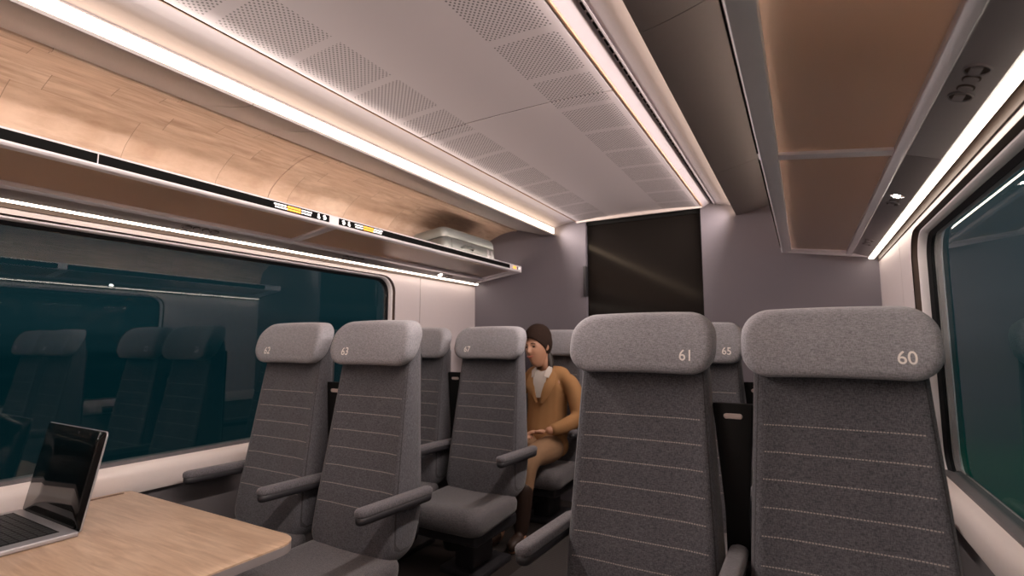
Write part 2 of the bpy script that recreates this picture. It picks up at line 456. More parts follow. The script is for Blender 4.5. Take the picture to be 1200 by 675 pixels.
def window(name, X, s, label):
    w = empty(name); struct(w, label)
    def lp(k, d, r): return [(X + s * d, y, z) for y, z in opening(WY0 + k, WY1 - k, WZ0 + k, WZ1 - k, max(.02, .115 - r))]
    ring_loft('window_frame_groove', [lp(-.004, .05, 0), lp(-.004, .004, 0), lp(.003, .030, .002), lp(.003, .05, .002)], M['groove'], w)
    ring_loft('window_frame', [lp(.000, .07, .002), lp(.000, .027, .002), lp(.004, .022, .004), lp(.010, .022, .008), lp(.013, .026, .010), lp(.016, .050, .012), lp(.016, .07, .012)], M['frame'], w)
    ring_loft('window_gasket', [lp(.013, .08, .012), lp(.013, .050, .012), lp(.018, .050, .016), lp(.030, .062, .024), lp(.030, .08, .024)], M['gasket'], w)
    # pane of real thickness
    op = opening(WY0 + .022, WY1 - .022, WZ0 + .022, WZ1 - .022, .095)
    bm = bmesh.new()
    a = [bm.verts.new((X + s * .063, y, z)) for y, z in op]; b = [bm.verts.new((X + s * .070, y, z)) for y, z in op]
    bm.faces.new(a); bm.faces.new(b[::-1]); m = len(op)
    for i in range(m): bm.faces.new((a[i], a[(i + 1) % m], b[(i + 1) % m], b[i]))
    bm_obj('pane', bm, M['glass'], w)
    return w
window('window_1', XL, -1, 'long dark train window behind the laptop')
window('window_2', XR, 1, 'dark train window beside seat 60')

# ------------------------------------------------------------------ ceiling panels, coves and linings
cl = empty('ceiling'); struct(cl, 'central ceiling panel with perforated patches')
def cpanel(y0, y1):
    hw = .468
    prof = [(CX - hw, Z(1.0)), (CX - hw, Z(.955)), (CX - hw + .006, Z(.949))]
    k = 14
    for i in range(k + 1):
        u = -1 + 2 * i / k; x = CX + u * (hw - .012)
        prof.append((x, Z(.948 + .016 * max(0, 1 - (abs(u) / .96) ** 3))))
    prof += [(CX + hw - .006, Z(.949)), (CX + hw, Z(.955)), (CX + hw, Z(1.0))]
    prism_y('panel', prof, y0, y1, M['ceil'], cl, auto=25)
cpanel(Y0, 1.784); cpanel(1.792, 3.685)
box('edge_trim', CX - .47, CX + .47, 3.685, 3.70, Z(.94), Z(1.0), M['sill'], cl, bev=.003)

box('seam_backing', CX - .46, CX + .46, 1.783, 1.793, Z(.966), Z(.99), M['groove'], cl)
M['edge'] = simple('edge_tan', (.34, .20, .13), .5)
for sx_ in (-1, 1):
    a, b = sorted((CX + sx_ * .468, CX + sx_ * .4735))
    box('edge_bead', a, b, Y0, 3.70, Z(.9475), Z(.9575), M['edge'], cl)
trim_i = [0]
def trim(obj_parts, label):
    trim_i[0] += 1
    t = empty('trim_%d' % trim_i[0]); struct(t, label)
    for f in obj_parts: f(t)
    return t
wood_prof = smoothline([(-2.083, .951), (-2.160, .946), (-2.231, .933), (-2.33, .895), (-2.396, .855), (-2.449, .807), (-2.482, .73), (-2.497, .62), (-2.4985, .53)], 4)
def lining(side, mat, label):
    fx = (lambda x: x) if side < 0 else mir
    pts = [(fx(x), Z(z)) for x, z in wood_prof]
    sgn = -.012 if side > 0 else .012
    def f(t):
        cuts = [Y0, 1.688, Y1]
        for a, b in zip(cuts, cuts[1:]):
            prism_y('lining_panel', shell_poly(pts, sgn), a + .002, b - .002, mat, t, auto=40)
        # rounded top rim
        x = fx(-2.083)
        e = .008 if side < 0 else -.008
        prism_y('rim', [(x + e, Z(.948)), (x + e, Z(.972)), (x - e, Z(.972)), (x - e, Z(.944))], Y0, Y1, mat, t, bev=.003)
    trim([f], label)
lining(-1, M['woodlin'], 'curved oak lining above the rack opposite')
lining(1, M['woodlin'], 'curved lining behind the near rack')
def coving(side, label):
    fx = (lambda x: x) if side < 0 else mir
    sg = 1 if side < 0 else -1
    # lip: rounded underside from the strip to the lining
    lip = smoothline([(-1.722, .872), (-1.76, .876), (-1.84, .893), (-1.95, .922), (-2.085, .958)], 4)
    poly = [(fx(x), Z(z)) for x, z in lip] + [(fx(-2.10), Z(1.0)), (fx(-1.735), Z(1.0)), (fx(-1.735), Z(.934)), (fx(-1.719), Z(.934)), (fx(-1.719), Z(.928)), (fx(-1.730), Z(.928)), (fx(-1.730), Z(.884)), (fx(-1.719), Z(.882))]
    def f(t):
        cuts = [Y0, 1.363, 2.75, Y1] if side > 0 else [Y0, 1.10, 1.363, 2.85, Y1]
        for a, b in zip(cuts, cuts[1:]):
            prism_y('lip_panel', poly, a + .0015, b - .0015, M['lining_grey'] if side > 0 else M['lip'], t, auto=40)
        cove = smoothline([(-1.728, .931), (-1.69, .944), (-1.64, .956), (-1.60, .964)], 4) + ([(-1.562, .985), (-1.5105, .9575), (-1.505, .9575)] if side > 0 else [(-1.55, .968), (-1.505, .968)])
        pts = [(fx(x), Z(z)) for x, z in cove]
        for a, b in ((Y0, 2.88), (2.883, Y1)):
            prism_y('cove_panel', shell_poly(pts, .012 * (-sg if side < 0 else 1) * (1 if side < 0 else 1)), a, b, M['cove'], t, auto=40)
        # ridge and ventilation slots beside the ceiling panel
        if side < 0: return
        xa, xb = sorted((fx(-1.588), fx(-1.582)))
        box('ridge', xa, xb, Y0, Y1, Z(.966), Z(.985), M['cove'], t)
        bm = bmesh.new(); xa, xb = sorted((fx(-1.573), fx(-1.567))); y = Y0 + .03
        while y < Y1 - .05: add_box(bm, xa, xb, y, y + .034, Z(.976), Z(.990)); y += .052
        bm_obj('vent_slots', bm, M['gasket'], t)['kind'] = 'structure'
    t = trim([f], label)
coving(-1, 'grey cove and lip beside the bright strip on the window side')
coving(1, 'grey cove and curved lip over the near rack')
def led(name, x0, x1, z0, z1, mat, label):
    o = box(name, min(x0, x1), max(x0, x1), Y0 + .05, Y1 - .02, z0, z1, mat)
    tag(o, label, 'light strip', None)
    return o
led('light_strip', -1.7295, -1.7215, Z(.885), Z(.927), M['strip'], 'broad bright strip light running between oak lining and perforated ceiling panel')
led('light_strip', mir(-1.7295), mir(-1.7215), Z(.885), Z(.927), M['strip'], 'strip light hidden behind the lip, glowing in the cove beside the grey curved panel')

def beam(x, z, aim, power):
    l = D.lights.new('strip_beam', 'AREA'); l.shape = 'RECTANGLE'; l.size = Y1 - Y0 - .1; l.size_y = .034
    l.energy = power; l.color = (1.0, .865, .81); l.spread = math.radians(115)
    o = D.objects.new('strip_beam', l); COL.objects.link(o); o.location = (x, (Y0 + Y1) / 2, z)
    zaxis = -Vector(aim).normalized(); xaxis = Vector((0, 1, 0)); yaxis = zaxis.cross(xaxis)
    o.rotation_euler = Matrix((xaxis, yaxis, zaxis)).transposed().to_euler()
    return o
# the light the two strips throw across and down into the saloon
beam(-1.7195, Z(.9055), (1, 0, -.46), 56)
beam(mir(-1.7195), Z(.9055), (-1, 0, -.46), 56)

# ------------------------------------------------------------------ luggage racks
RY1 = 3.645
def rack(side, label):
    fx = (lambda x: mir(x)) if side < 0 else (lambda x: x)
    r = empty('luggage_rack', (0, 0, 0)); tag(r, label, 'luggage rack')
    # front rail, cross section
    poly = [(fx(-.094), .580), (fx(-.086), .573), (fx(-.040), .576), (fx(-.036), .590), (fx(-.055), .600), (fx(-.060), .624), (fx(-.086), .628), (fx(-.094), .622)]
    prism_y('front_rail', [(x, Z(z)) for x, z in poly], Y0 + .05, RY1, M['bar'], r, bev=.0015)
    # slim light line added on the rail, out of view, to brighten the lining above
    xa, xb = sorted((fx(-.0575), fx(-.0545)))
    o = box('light_strip', xa, xb, Y0 + .06, RY1 - .03, Z(.603), Z(.620), M['added_up_strip'], r); o['label'] = 'slim added light line, out of view on the inner side of the rail'
    # black band on the aisle face
    xa, xb = sorted((fx(-.0955), fx(-.090)))
    for a, b in ((Y0 + .05, .743), (.747, 1.692), (1.752, 3.47)):
        box('display_band', xa, xb, a, b, Z(.586 if side < 0 else .577), Z(.618), M['black'], r)
    # glass shelves between the crossbars
    bars = [-.12, 1.765, 3.62]
    lo, hi = (fx(-.040), .588), (fx(.262), .548)
    prev = Y0 + .06
    for yb in bars:
        y1 = yb - .022
        poly = [(lo[0], Z(lo[1])), (hi[0], Z(hi[1])), (hi[0], Z(hi[1] + .008)), (lo[0], Z(lo[1] + .008))]
        prism_y('glass_shelf', poly, prev, y1, M['frost'], r)
        poly = [(fx(-.045), Z(.578)), (fx(.262), Z(.537)), (fx(.262), Z(.560)), (fx(-.045), Z(.600))]
        prism_y('crossbar', poly, yb - .024, yb + .024, M['bar'], r, bev=.003)
        prev = yb + .022
    # back rail with a polished edge
    poly = [(fx(.250), .533), (fx(.276), .526), (fx(.282), .532), (fx(.282), .556), (fx(.250), .562)]
    prism_y('back_rail', [(x, Z(z)) for x, z in poly], Y0 + .05, RY1, M['bar_shine'], r, bev=.002)
    # solid service panel
    for a, b in ((Y0 + .05, 1.790), (1.794, RY1 + .03)):
        poly = [(fx(.284), .536), (fx(.362), .508), (fx(.366), .512), (fx(.366), .56), (fx(.284), .56)]
        prism_y('service_panel', [(x, Z(z)) for x, z in poly], a, b, M['panel'], r, bev=.0015)
    poly = [(fx(.366), .512), (fx(.397), .512), (fx(.40), .52), (fx(.40), .56), (fx(.366), .56)]
    prism_y('light_housing', [(x, Z(z)) for x, z in poly], Y0 + .05, Y1 - .01, M['dark'], r)
    # end bracket and wall mount
    poly = [(fx(-.094), .575), (fx(.366), .506), (fx(.366), .56), (fx(-.094), .628)]
    prism_y('end_bracket', [(x, Z(z)) for x, z in poly], RY1, RY1 + .018, M['bar'], r, bev=.004)
    xa, xb = sorted((fx(.395), fx(.425)))
    box('wall_mount', xa, xb, Y0 + .05, Y1 - .01, Z(.545), Z(.56), M['dark'], r)
    xa, xb = sorted((fx(.4145), fx(.4205)))
    box('shadow_gap', xa, xb, Y0 + .05, Y1 - .01, Z(.490), Z(.548), M['groove'], r)
    return r
rl = rack(-1, 'luggage rack with black display band on its edge, carrying the silver suitcase')
rr_ = rack(1, 'luggage rack seen from below with brown frosted panels, above seats 60 and 61')
for side, rk in ((-1, rl), (1, rr_)):
    fx = (lambda x: mir(x)) if side < 0 else (lambda x: x)
    a, b = sorted((fx(.368), fx(.394)))
    o = box('light_strip', a, b, Y0 + .06, Y1 - .03, Z(.505), Z(.5115), M['strip_low'], rk); o['label'] = 'glowing warm strip light'

# seat reservation displays on the band of the far rack
def on(o, loc, rot=(0, 0, 0)):
    o.location = loc; o.rotation_euler = rot; return o
def display(y0, y1, flip, label):
    w = y1 - y0; h = .030
    bm = bmesh.new(); add_box(bm, 0, .003, -w / 2, w / 2, -h / 2 - .001, h / 2 + .001)
    d = on(bm_obj('seat_display', bm, M['black'], rl), (mir(-.0955), (y0 + y1) / 2, Z(.602))); d['label'] = label
    def T(a): return (a if not flip else -a)
    bw = bmesh.new(); bo = bmesh.new(); bw2 = bmesh.new()
    def bar(bm_, a, b, z0, z1):
        a, b = sorted((T(a), T(b))); add_box(bm_, .003, .0042, a, b, z0, z1)
    for zc in (.0058, -.0062):
        o_ = -.006 if zc < 0 else 0
        for k in range(4): bar(bw, -.145 + o_ * -1 + k * .016, -.145 - o_ + k * .016 + .0135, zc - .0032, zc + .0032)
        for k in range(5): bar(bo, -.078 + k * .0145, -.078 + k * .0145 + .0130, zc - .0042, zc + .0042)
        for k in range(4): bar(bw2, -.002 + k * .0145, -.002 + k * .0145 + .012 - (.004 if zc < 0 and k == 3 else 0), zc - .003, zc + .003)
    bm_obj('white_lettering', bw, M['disp_white'], d); bm_obj('orange_lettering', bo, M['disp_orange'], d); bm_obj('white_lettering', bw2, M['disp_white'], d)
    for c, kk in ((.093, 0), (.128, 1)):
        c = T(c); bi = bmesh.new()
        def disc(cy, cz, r): cyl(bi, (.003, cy, cz), (.0042, cy, cz), r, n=14)
        disc(c, .0075, .005); disc(c, -.0045, .0065)
        if kk: disc(c + .006, -.002, .0055); disc(c - .007, .0055, .003)
        else: disc(c + .004, -.007, .005)
        bm_obj('pictogram', bi, M['disp_white'], d)
    return d
display(1.375, 1.690, False, 'lit seat display with white and orange lettering')
display(1.754, 2.060, True, 'lit seat display with white and orange lettering')
bm = bmesh.new(); add_box(bm, 0, .003, -.070, .085, -.015, .015)
d = on(bm_obj('seat_display', bm, M['frame'], rl), (mir(-.0955), 3.55, Z(.602))); d['label'] = 'small pale display with an orange patch'
bm = bmesh.new(); add_box(bm, .003, .0042, -.035, .012, -.010, .010); bm_obj('orange_lettering', bm, M['disp_orange'], d)
bm = bmesh.new(); add_box(bm, .003, .0042, .030, .045, -.012, .012); bm_obj('black_patch', bm, M['black'], d)
bm = bmesh.new(); cyl(bm, (.003, .064, 0), (.0042, .064, 0), .008, n=14); bm_obj('pictogram', bm, M['disp_white'], d)

# reading lamps and buttons in the service panels
def reading(side, yc, lit):
    fx = (lambda x: mir(x)) if side < 0 else (lambda x: x)
    s = 1 if side > 0 else -1; rk = rr_ if side > 0 else rl
    x, z = .318, .5225
    rot = (0, math.atan2(.028, .078) * s, 0)
    mat = Matrix.Translation((fx(x), yc, Z(z))) @ Euler(rot).to_matrix().to_4x4()
    for k, dy in enumerate((-.062, .062)):
        r = .023; p = mat @ Vector((0, dy, 0)); on_ = lit and k == 0
        bm = bmesh.new(); ring = []
        for rad, zz in ((r, .003), (r, -.0025), (r * .93, -.0035), (r * .86, -.0030), (r * .84, .002)):
            ring.append([bm.verts.new((rad * math.cos(t * math.pi / 16), rad * math.sin(t * math.pi / 16), zz)) for t in range(32)])
        for a, b in zip(ring, ring[1:]):
            for i in range(32): bm.faces.new((a[i], a[(i + 1) % 32], b[(i + 1) % 32], b[i]))
        o = on(bm_obj('reading_light', bm, M['panel'], rk, auto=40), p, rot)
        if on_: o['label'] = 'lit reading light'
        bm = bmesh.new(); cyl(bm, (0, 0, -.0008), (0, 0, .002), r * .85, n=28); bm_obj('socket', bm, M['groove'], o, auto=40)
        bm = bmesh.new(); add_box(bm, -r * .5, r * .3, -r * .62, r * .62, -.0052, .0, .0015)
        lens = bm_obj('lens', bm, M['spot'] if on_ else M['panel'], o)
        if on_: lens['label'] = 'glowing white lamp lens'
    for dy in (-.021, .021):
        p = mat @ Vector((0, dy, 0))
        bm = bmesh.new(); cyl(bm, (0, 0, -.0035), (0, 0, .004), .0125, n=24); bmesh.ops.bevel(bm, geom=[e for e in bm.edges], offset=.0008, segments=1, affect='EDGES')
        bt_ = on(bm_obj('button', bm, M['panel'], rk, auto=40), p, rot)
        bm = bmesh.new(); cyl(bm, (0, 0, -.0012), (0, 0, .003), .0152, n=24); bm_obj('surround', bm, M['groove'], bt_, auto=40)
for a in ((1, 1.315, False), (1, 2.285, True), (1, 3.20, False), (-1, 1.315, False), (-1, 2.24, False), (-1, 3.18, True)): reading(*a)

# ------------------------------------------------------------------ seats
def lerp(a, b, t): return a + (b - a) * t
def yf(z): return .0 + (z - 1.08) * .17 - .008          # front surface of the backrest
def yb(z):
    y = .062 + (z - 1.1) * .01
    if z < .60: y -= ((.60 - z) / .27) ** 2 * .085
    return y
def back_warp(u, v, d):
    z = .80 + v
    w = 1.0 if z < .55 else lerp(1.0, .87, min(1, (z - .55) / .60))
    x = u * w
    f = yf(z)
    a = abs(u) / .23
    f -= .016 * max(0, (a - .55) / .45) ** 1.3 if a > .55 else 0
    f -= .014 * math.exp(-((z - .52) / .12) ** 2) * max(0, 1 - a * a)
    if z > 1.16: f += (z - 1.16) ** 2 * 2.2
    return (x, lerp(yb(z), f, d), z)
def head_warp(u, v, d):
    z = 1.198 + v
    t = (v + .0975) / .195                             # 0 bottom, 1 top
    front = lerp(-.068, -.012, t) - .010 * math.sin(math.pi * max(0, min(1, t)))
    a = abs(u) / .227
    front -= .012 * max(0, (a - .35) / .65) ** 2
    back = lerp(-.020, .066, t)
    return (u, lerp(back, front, d), z + .006 * (1 - a * a))
def seat_warp(u, v, d):
    # u across, v along depth (-y front), d up
    y = -.265 + v
    t = (v + .215) / .43                               # 0 front, 1 back
    a = abs(u) / .232
    top = .396 + .010 * (1 - a * a) * 0 - .018 * math.sin(math.pi * t) * (1 - a ** 2) + .008 * max(0, 1 - t * 3)
    bot = .268 + .03 * t
    return (u, y - .012 * math.sin(math.pi * max(0, min(1, d))) * (1 - t), lerp(bot, top, d))
round_prof = [(.030, 0.0), (.014, .03), (.004, .12), (0, .30), (0, .62), (.004, .84), (.013, .955), (.026, 1.0)]
def armrest(parent, x, inner_=False):
    ln, yc = (.35, -.168) if inner_ else (.395, -.145)
    a = pad('armrest', .050, ln, .024, [(.006, 0), (.001, .15), (0, .4), (0, .65), (.004, .88), (.012, 1.0)],
            lambda u, v, d: (x + u, yc + v, lerp(.604, .634, d) + .004 * (-v) / .2), M['fabarm'], parent, n=6, inner=3)
    b = pad('armrest_base', .0465, ln - .006, .022, [(.006, 0), (.001, .3), (0, 1.0)],
            lambda u, v, d: (x + u, yc + v, lerp(.580, .606, d) + .004 * (-v) / .2), M['plastic'], a, n=6, inner=3)
    bm = bmesh.new(); s = -1 if x > 0 else 1
    cyl(bm, (x, yc + ln / 2 - .045, .588), (x + s * .035, yc + ln / 2 - .045, .588), .014, n=18)
    bm_obj('hinge', bm, M['plastic'], a, auto=40)
    return a
def make_seat(number, side, row_y, label, window_arm, xc):
    """side: x sign of the aisle-side armrest"""
    s = empty('train_seat', (xc, row_y, 0)); tag(s, label, 'seat', 'train seats facing the table')
    pad('backrest', .460, .900, .085, round_prof, back_warp, M['fab'], s, n=8, inner=14)
    h = pad('headrest', .455, .190, .075, [(.014, 0.0), (.005, .05), (.001, .14), (0, .30), (0, .66), (.003, .84), (.009, .94), (.020, 1.0)], head_warp, M['fabhead'], s, n=9, inner=12)
    if number:
        me = text_mesh(number, .046)
        du = .150 if xc > CX else -.128
        for v in me.vertices:
            u, w = v.co.x * .92 + du, v.co.y - .039
            v.co = Vector(head_warp(u, w, 1.0)) + Vector((0, -.0012, 0))
        o = link('seat_number', me, M['number'], h); o['label'] = 'printed seat number ' + number
    pad('seat_cushion', .464, .430, .070, [(.040, 0.0), (.016, .06), (.003, .22), (0, .45), (0, .62), (.006, .80), (.018, .93), (.036, 1.0)], seat_warp, M['fabseat'], s, n=7, inner=10)
    bm = bmesh.new(); add_box(bm, -.19, .19, -.43, -.02, .215, .285, .02, 3); bm_obj('seat_base', bm, M['plastic'], s, auto=40)
    bm = bmesh.new(); add_box(bm, -.06, .06, -.26, -.06, .03, .22, .015, 2); add_box(bm, -.13, .13, -.30, .02, 0, .035, .01, 2); bm_obj('pedestal', bm, M['plastic'], s, auto=40)
    bm = bmesh.new(); cyl(bm, (.0, -.34, .165), (.0, -.34, .225), .055, .065, n=24); bm_obj('adjuster_housing', bm, M['dark'], s, auto=40)
    # rear shell of dark plastic
    bm = bmesh.new(); add_box(bm, -.19, .19, .045, .078, .42, 1.16, .012, 2); bm_obj('rear_shell', bm, M['plastic'], s, auto=40)
    armrest(s, side * .26, window_arm)
    if window_arm: armrest(s, -side * .262)
    return s
XA, XB = -2.135, -1.605       # seats by the far window / aisle
XC, XD = -.457, .070
R1, R2, R3 = 1.65, 2.58, 3.49
make_seat('62', 1, R1, 'grey fabric seat numbered 62, window seat behind the table', True, XA)
make_seat('63', 1, R1, 'grey fabric seat numbered 63, aisle seat behind the table', False, XB)
make_seat('61', -1, R1, 'large grey fabric seat numbered 61, on the aisle in front', False, XC)
make_seat('60', -1, R1, 'large grey fabric seat numbered 60, next to the window', True, XD)
make_seat('66', 1, R2, 'grey seat mostly hidden between seats 63 and 67', True, XA)
make_seat('67', 1, R2, 'grey fabric seat numbered 67 with its whole cushion in view', False, XB)
make_seat('65', -1, R2, 'grey seat numbered 65, showing between seats 61 and 60', False, XC)
make_seat('64', -1, R2, 'grey seat hidden behind seat 60', True, XD)
make_seat('71', 1, R3, 'dim grey seat the passenger in the tan coat sits on', False, XB)
make_seat('70', 1, R3, 'grey seat hidden behind seat 66, beside the passenger', True, XA)

def divider(x, y, label):
    d = empty('divider_panel', (x, y, 0)); tag(d, label, 'divider panel', 'black divider panels between paired seats')
    bm = bmesh.new(); out = [(-.030, .24), (.030, .24), (.032, .72), (.056, 1.022), (-.056, 1.022), (-.032, .72)]
    a = [bm.verts.new((u, 0, v)) for u, v in out]; b = [bm.verts.new((u, .022, v)) for u, v in out]
    bm.faces.new(a); bm.faces.new(b[::-1])
    for i in range(6): bm.faces.new((a[i], b[i], b[(i + 1) % 6], a[(i + 1) % 6]))
    bmesh.ops.bevel(bm, geom=list(bm.edges), offset=.003, segments=2, profile=.5, affect='EDGES')
    bm_obj('board', bm, M['dark'], d, auto=40)
    pad('grip', .052, .016, .0078, [(.0015, 0), (0, .3), (0, .8), (.0015, 1)], lambda u, v, dd: (u, .0005 - .005 * dd, .985 + v), M['grip'], d, n=5, inner=2)
    bm = bmesh.new(); add_box(bm, -.03, .03, .002, .020, 0, .25); bm_obj('foot', bm, M['dark'], d)
    return d
xm1 = (XA + XB) / 2; xm2 = (XC + XD) / 2
divider(xm1, R1 + .016, 'black divider panel with a beige grip between seats 62 and 63')
divider(xm2, R1 + .016, 'black divider panel with a beige grip between seats 61 and 60')
divider(xm1, R2 + .016, 'black divider panel with a beige grip between seats 66 and 67')
divider(xm2, R2 + .016, 'black divider panel with a beige grip behind seats 61 and 60, beside seat 65')

# ------------------------------------------------------------------ table
t = empty('table', (-1.93, .70, 0)); tag(t, 'pale oak train table with grey edge fixed under the window', 'table')
def tabpoly(x0, x1, y0, y1, r, n=8):
    pts = [(x0, y0)]
    for k in range(n + 1):
        a = math.radians(-90 + 90 * k / n); pts.append((x1 - r + r * math.cos(a), y0 + r + r * math.sin(a)))
    for k in range(n + 1):
        a = math.radians(0 + 90 * k / n); pts.append((x1 - r + r * math.cos(a), y1 - r + r * math.sin(a)))
    pts += [(x0 + .02, y1), (x0, y1 - .02)]
    return pts
def slab(name, pts, z0, z1, mat, parent, off, bev=.003):
    bm = bmesh.new()
    a = [bm.verts.new((x - off[0], y - off[1], z0)) for x, y in pts]; b = [bm.verts.new((x - off[0], y - off[1], z1)) for x, y in pts]
    bm.faces.new(a[::-1]); top = bm.faces.new(b); n = len(pts)
    for i in range(n): bm.faces.new((a[i], a[(i + 1) % n], b[(i + 1) % n], b[i]))
    if bev: bmesh.ops.bevel(bm, geom=list(top.edges), offset=bev, segments=2, profile=.5, affect='EDGES')
    return bm_obj(name, bm, mat, parent, auto=35)
TT = Z(-.61)
slab('tabletop', tabpoly(-2.478, -1.405, .22, 1.140, .075), TT - .006, TT, M['table'], t, (-1.93, .70), .002)
slab('edge_band', tabpoly(-2.476, -1.404, .221, 1.139, .075), TT - .030, TT - .0055, M['table_edge'], t, (-1.93, .70), .002)
bm = bmesh.new(); add_box(bm, -.54, -.06, -.06, .06, TT - .085, TT - .03, .01, 2); add_box(bm, -.40, -.34, -.05, .05, .02, TT - .06, .01, 2); add_box(bm, -.52, -.22, -.10, .10, 0, .03, .01, 2)
bm_obj('leg', bm, M['plastic'], t, auto=40)
# recessed hand slot at the wall edge
pad('wall_slot', .020, .125, .0095, [(.002, 0), (0, .4), (0, 1)], lambda u, v, d: (-.522 + u, .345 + v, TT - .004 + .0048 * d), M['slot'], t, n=5, inner=2)

# ------------------------------------------------------------------ laptop
lp = empty('laptop', (-2.256, .80, TT)); tag(lp, 'open silver laptop with black screen standing on the oak table', 'laptop')
W = .452
bm = bmesh.new(); add_box(bm, -W / 2, W / 2, -.315, 0, .0008, .017, .005, 3); bm_obj('base', bm, M['silver'], lp, auto=40)
bm = bmesh.new(); add_box(bm, -W / 2 + .035, W / 2 - .045, -.175, -.035, .0165, .0176)
kb = bm_obj('keyboard', bm, M['dark'], lp)
bk = bmesh.new()
for r_ in range(6):
    n_ = 15; kw = (W - .088) / n_
    for c_ in range(n_):
        if r_ == 0 and 4 <= c_ <= 9:
            if c_ > 4: continue
            add_box(bk, -W / 2 + .039 + c_ * kw, -W / 2 + .039 + 10 * kw - .003, -.172, -.172 + .0185, .0176, .0192)
            continue
        x = -W / 2 + .039 + c_ * kw; y = -.172 + r_ * .0222
        add_box(bk, x, x + kw - .003, y, y + .0185, .0176, .0192)
bm_obj('keys', bk, M['key'], kb)
bm = bmesh.new(); add_box(bm, -.085, .035, -.295, -.205, .0168, .0174, .0002, 1); bm_obj('touchpad', bm, M['silver'], lp)
bm = bmesh.new(); cyl(bm, (-W / 2 + .04, .003, .014), (W / 2 - .04, .003, .014), .008, n=14); bm_obj('hinge', bm, M['dark'], lp, auto=40)
# screen leaning back a little
lid = empty('tmp')
D.objects.remove(lid)
H = .312; lean = math.atan2(.055, .305)
def lidpt(x, h, d):  # d toward the viewer (-y)
    return (x, .006 + h * math.sin(lean) - d * math.cos(lean), .008 + h * math.cos(lean) + d * math.sin(lean) * 1)
pad('lid', W, H, .014, [(.003, 0), (0, .3), (0, .8), (.001, 1)], lambda u, v, d: lidpt(u, v + H / 2, .0065 * d), M['silver'], lp, n=5, inner=2)
ld = [o for o in D.objects if o.name.startswith('lid')][0]
pad('screen', W - .003, H - .004, .012, [(0, 0), (0, 1)], lambda u, v, d: lidpt(u, v + H / 2,   .0062 + .0012 * d), M['screen'], ld, n=5, inner=2)
bm = bmesh.new(); cyl(bm, lidpt(.03, H - .018, .0072), lidpt(.03, H - .018, .0080), .004, n=14); bm_obj('webcam', bm, M['key'], ld)

# ------------------------------------------------------------------ suitcase on the far rack
sc = empty('suitcase', (-2.232, 3.10, Z(.580))); tag(sc, 'silver hard-shell suitcase lying on the rack near the end wall', 'suitcase')
sc.rotation_euler = (0, math.atan2(-.040, .302), 0)
sx, sy, sz = .31, .665, .215
def shellcase(name, z0, z1, mat, grow=0.0, rt=True, parent=sc):
    prof = [(.030, 0), (.010, .10), (0, .30), (0, 1.0)] if not rt else [(0, 0), (0, .45), (.006, .75), (.020, .93), (.045, 1.0)]
    return pad(name, sx + grow, sy + grow, .045, prof, lambda u, v, d: (u, v, lerp(z0, z1, d)), mat, parent, n=8, inner=5)
shellcase('lower_shell', .001, .128, M['case'], rt=False)
shellcase('upper_shell', .136, sz, M['case'])
shellcase('seam_band', .124, .140, M['case_dark'], -.006, rt=False)
bm = bmesh.new()
pts = smoothline([(.157, -.15, .075), (.178, -.14, .082), (.183, -.08, .084), (.178, -.02, .082), (.157, -.01, .075)], 5)
for a, b in zip(pts, pts[1:]): cyl(bm, a, b, .0065, n=10)
bm_obj('handle', bm, M['case_dark'], sc, auto=60)
for yy in (.21, .26):
    bm = bmesh.new(); add_box(bm, .152, .163, yy - .014, yy + .014, .055, .115, .003, 2); l_ = bm_obj('latch', bm, M['silver'], sc, auto=40)
bm = bmesh.new(); add_box(bm, .1535, .1565, -.262, -.259, .01, .122); bm_obj('corner_seam', bm, M['case_dark'], sc)

#PERSON#
# ------------------------------------------------------------------ passenger
def skin_mesh(verts, edges, radii, sub=2, root=0):
    me = D.meshes.new('sk'); me.from_pydata(verts, edges, []); o = D.objects.new('sk', me); COL.objects.link(o)
    m = o.modifiers.new('s', 'SKIN'); m.use_smooth_shade = True
    lay = me.skin_vertices[0].data
    for i, r in enumerate(radii):
        lay[i].radius = r if isinstance(r, tuple) else (r, r); lay[i].use_root = (i == root)
    if sub: sm = o.modifiers.new('d', 'SUBSURF'); sm.levels = sub; sm.render_levels = sub
    bpy.context.view_layer.update()
    dg = bpy.context.evaluated_depsgraph_get()
    out = D.meshes.new_from_object(o.evaluated_get(dg)); D.objects.remove(o)
    return out
def chain(pts, radii, sub=2): return skin_mesh([tuple(p) for p in pts], [(i, i + 1) for i in range(len(pts) - 1)], radii, sub)
def joinm(meshes, remesh=None, smooth=0):
    bm = bmesh.new()
    for me in meshes: bm.from_mesh(me)
    me = D.meshes.new('j'); bm.to_mesh(me); bm.free()
    if remesh:
        o = D.objects.new('j', me); COL.objects.link(o)
        m = o.modifiers.new('r', 'REMESH'); m.mode = 'VOXEL'; m.voxel_size = remesh; m.use_smooth_shade = True
        if smooth: s_ = o.modifiers.new('sm', 'SMOOTH'); s_.iterations = smooth; s_.factor = .5
        bpy.context.view_layer.update(); dg = bpy.context.evaluated_depsgraph_get()
        out = D.meshes.new_from_object(o.evaluated_get(dg)); D.objects.remove(o); me = out
    for p in me.polygons: p.use_smooth = True
    return me
PX, PY = -1.595, 3.32
person = empty('person', (PX, PY, 0)); tag(person, 'person in tan coat and dark beanie sitting with hands in lap, looking aside', 'person')
def G(x, y, z): return (x, y, z)     # local, y negative towards the knees
